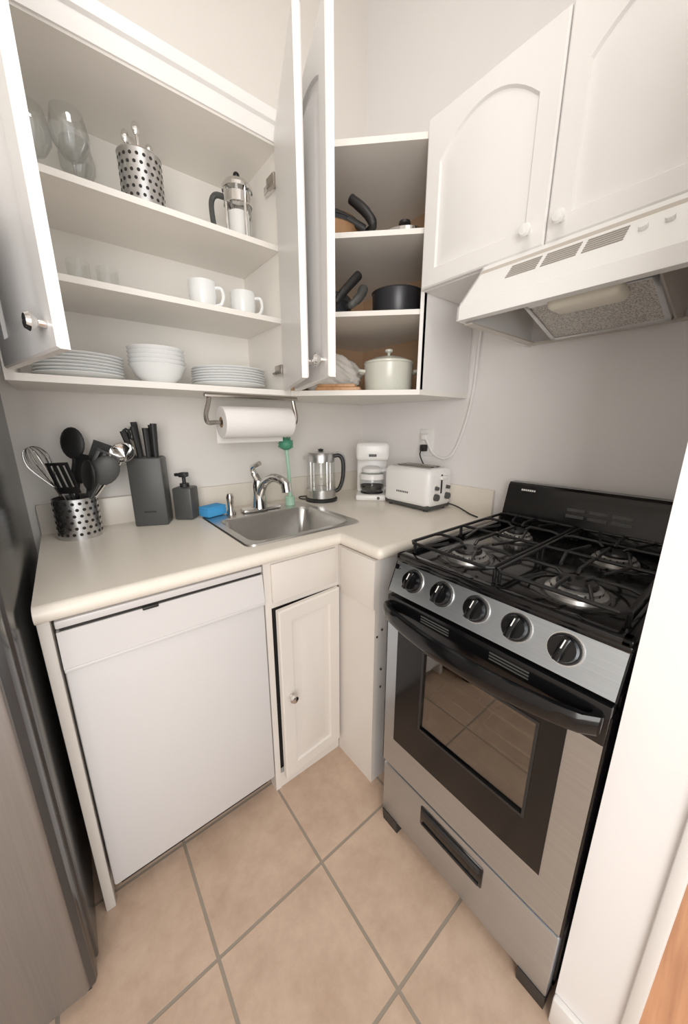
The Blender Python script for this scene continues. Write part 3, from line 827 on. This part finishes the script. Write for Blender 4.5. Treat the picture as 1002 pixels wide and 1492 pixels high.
# kettle
o = Ob('electric_kettle'); M = T(0.945,1.355,0.9102,CAMROT)
o.lathe([(0.0001,0.0),(0.076,0.0),(0.078,0.012),(0.070,0.018),(0.0001,0.018)], (0,0,0), M_blackm, 32, M)
o.lathe([(0.070,0.019),(0.071,0.055),(0.069,0.058)], (0,0,0), M_steel, 32, M)
o.lathe([(0.069,0.058),(0.068,0.12),(0.063,0.190)], (0,0,0), M_glass, 32, M)
o.lathe([(0.0001,0.06),(0.066,0.058)], (0,0,0), M_steel, 32, M)
o.lathe([(0.0645,0.186),(0.065,0.216),(0.058,0.230),(0.02,0.236),(0.0001,0.236)], (0,0,0), M_steel, 32, M)
o.lathe([(0.010,0.235),(0.014,0.244),(0.0001,0.248)], (0,0,0), M_blackm, 16, M)
for a in (0.9, 2.2, 4.0, 5.2):
    o.box(0.067*math.cos(a)-0.002,0.067*math.cos(a)+0.002,0.067*math.sin(a)-0.002,0.067*math.sin(a)+0.002,0.05,0.19,M_steel,0,M)
o.tube([(0.058,0,0.212),(0.088,0,0.215),(0.105,0,0.185),(0.104,0,0.11),(0.088,0,0.06),(0.068,0,0.045)], 0.010, M_blackm, 10, M, smooth=6)
o.tube([(0.058,0,0.222),(0.090,0,0.226),(0.112,0,0.195),(0.112,0,0.11),(0.095,0,0.055)], 0.005, M_steel, 8, M, smooth=6)
o.prism([(-0.018,0.0),(0.018,0.0),(0.0,-0.028)], 0.196, 0.212, M_steel, 'z', M @ T(-0.056,0,0,-90))
o.tube([(-0.07,0.0,0.004),(-0.10,0.01,0.004),(-0.115,0.05,0.004),(-0.10,0.07,0.004),(-0.06,0.075,0.004)],0.003,M_blackm,6,M,smooth=5)
o.done()

# coffee maker
o = Ob('coffee_maker'); M = T(1.175,1.245,0.9102,-42)
o.box(-0.078,0.078,-0.085,0.075,0,0.030,M_white,0.010,M,3)
o.box(-0.074,0.074,0.02,0.075,0.02,0.27,M_white,0.014,M,3)
o.box(-0.078,0.078,-0.070,0.078,0.190,0.275,M_white,0.018,M,3)
o.cyl((0,-0.015,0.03),(0,-0.015,0.036),0.055,M_blackm,28,M=M)
o.lathe([(0.0001,0.037),(0.050,0.037),(0.060,0.06),(0.060,0.10),(0.048,0.135)], (0,-0.018,0), M_glass, 30, M)
o.lathe([(0.0001,0.045),(0.048,0.045),(0.055,0.058),(0.055,0.07),(0.0001,0.07)], (0,-0.018,0), M_dark, 24, M)
o.lathe([(0.061,0.100),(0.062,0.112),(0.056,0.125)], (0,-0.018,0), M_white, 30, M)
o.lathe([(0.049,0.134),(0.050,0.150),(0.03,0.160),(0.0001,0.160)], (0,-0.018,0), M_white, 30, M)
o.tube([(0.050,-0.03,0.140),(0.088,-0.05,0.145),(0.098,-0.055,0.10),(0.085,-0.05,0.06),(0.062,-0.035,0.055)], 0.008, M_white, 8, M, smooth=5)
o.box(-0.018,0.018,-0.0725,-0.069,0.21,0.222,M_grey,0.001,M)
o.cyl((0.03,-0.084,0.015),(0.03,-0.089,0.015),0.007,M_grey,14,M=M)
o.done()

# toaster
o = Ob('toaster')
tx0, tx1, ty0, ty1, tz = 1.135, 1.300, 0.865, 1.125, 0.9102
o.box(tx0, tx1, ty0, ty1, tz+0.014, tz+0.178, M_white, 0.026, seg=4)
o.box(tx0+0.006, tx1-0.006, ty0+0.006, ty1-0.006, tz+0.008, tz+0.030, M_grey, 0.006)
for x in (tx0+0.025, tx1-0.025):
    for y in (ty0+0.03, ty1-0.03): o.cyl((x,y,tz),(x,y,tz+0.02),0.010,M_blackm,12)
o.box(tx0+0.030, tx1-0.030, ty0+0.028, ty1-0.028, tz+0.176, tz+0.1805, M_steel, 0.002)
for x in (tx0+0.052, tx0+0.090): o.box(x, x+0.024, ty0+0.038, ty1-0.038, tz+0.1795, tz+0.182, M_dark)
for x in (tx0+0.05, tx0+0.078, tx0+0.088, tx0+0.116): o.cyl((x,ty0+0.036,tz+0.184),(x,ty1-0.036,tz+0.184),0.0016,M_chrome,6)
o.box(tx0+0.077, tx0+0.087, ty0-0.0015, ty0+0.002, tz+0.075, tz+0.155, M_dark, 0)
o.box(tx0+0.060, tx0+0.104, ty0-0.020, ty0-0.001, tz+0.135, tz+0.150, M_white, 0.005)
for (x,z,rr) in ((tx0+0.045,0.062,0.014),(tx0+0.120,0.062,0.014),(tx0+0.045,0.10,0.008),(tx0+0.120,0.10,0.008)):
    o.cyl((x,ty0+0.002,tz+z),(x,ty0-0.004,tz+z),rr+0.004,M_chrome,22); o.cyl((x,ty0-0.003,tz+z),(x,ty0-0.014,tz+z),rr,M_grey,20)
for k in range(7): o.box(tx0-0.0006, tx0+0.001, 0.975+k*0.010, 0.982+k*0.010, tz+0.068, tz+0.076, M_grey)
o.tube([(1.29,0.875,tz+0.02),(1.30,0.84,tz+0.012),(1.285,0.79,tz+0.004),(1.25,0.74,tz+0.004),(1.235,0.70,tz+0.003)],0.0032,M_blackm,8,smooth=6)
o.done()

# outlet + cords
o = Ob('wall_outlet')
o.box(1.333, 1.3398, 1.012, 1.088, 1.125, 1.245, M_white, 0.002)
for z in (1.16, 1.21): o.box(1.3315, 1.334, 1.034, 1.066, z-0.016, z+0.016, M_trim, 0.003)
o.box(1.305, 1.333, 1.036, 1.064, 1.145, 1.176, M_blackm, 0.005)
o.box(1.308, 1.333, 1.038, 1.062, 1.198, 1.222, M_white, 0.004)
o.tube([(1.308,1.05,1.158),(1.295,1.05,1.13),(1.305,1.03,1.08),(1.312,1.0,1.03),(1.312,0.98,0.99)],0.003,M_blackm,6,smooth=5)
o.done()
o = Ob('power_cord')
o.tube([(1.330,0.800,1.699),(1.331,0.815,1.62),(1.331,0.820,1.50),(1.331,0.825,1.40),(1.331,0.842,1.30),(1.331,0.865,1.22),(1.330,0.895,1.15),(1.328,0.94,1.12),(1.325,1.0,1.14),(1.318,1.036,1.20),(1.312,1.045,1.21)],0.0055,M_white,8,smooth=8)
o.done()

# ------------------------------------------------------------------ lights
w = bpy.data.worlds.new('world'); scene.world = w; w.use_nodes = True
bg = w.node_tree.nodes['Background']; bg.inputs['Color'].default_value = (1.0,0.985,0.965,1); bg.inputs['Strength'].default_value = 1.45
def area(name, loc, rot, sx, sy, e, col):
    l = bpy.data.lights.new(name, 'AREA'); l.shape = 'RECTANGLE'; l.size = sx; l.size_y = sy; l.energy = e; l.color = col
    ob = bpy.data.objects.new(name, l); ob.location = loc; ob.rotation_euler = rot; scene.collection.objects.link(ob)
area('ceiling_light', (0.25,0.25,3.0), (0,0,0), 0.5, 0.5, 7, (1.0,0.96,0.90))
# added fill lamp behind the camera, lifts the walls below hood and uppers
LP = Vector((-0.62,-0.95,1.45))
dv_ = Vector((1.34,0.75,1.45))-LP
area('fill_light', LP, dv_.to_track_quat('-Z','Y').to_euler(), 1.0, 1.2, 31, (1.0,0.97,0.935))

# ------------------------------------------------------------------ camera
cam = bpy.data.cameras.new('camera'); co = bpy.data.objects.new('camera', cam); scene.collection.objects.link(co)
co.location = (0,0,1.27); co.rotation_euler = (math.radians(90-14.3), 0, math.radians(-38.7))
cam.sensor_fit = 'HORIZONTAL'; cam.sensor_width = 36; cam.lens = 36*504/1002; cam.clip_start = 0.01
scene.camera = co
scene.view_settings.view_transform = 'Standard'
scene.view_settings.exposure = -0.05
scene.view_settings.gamma = 1.12
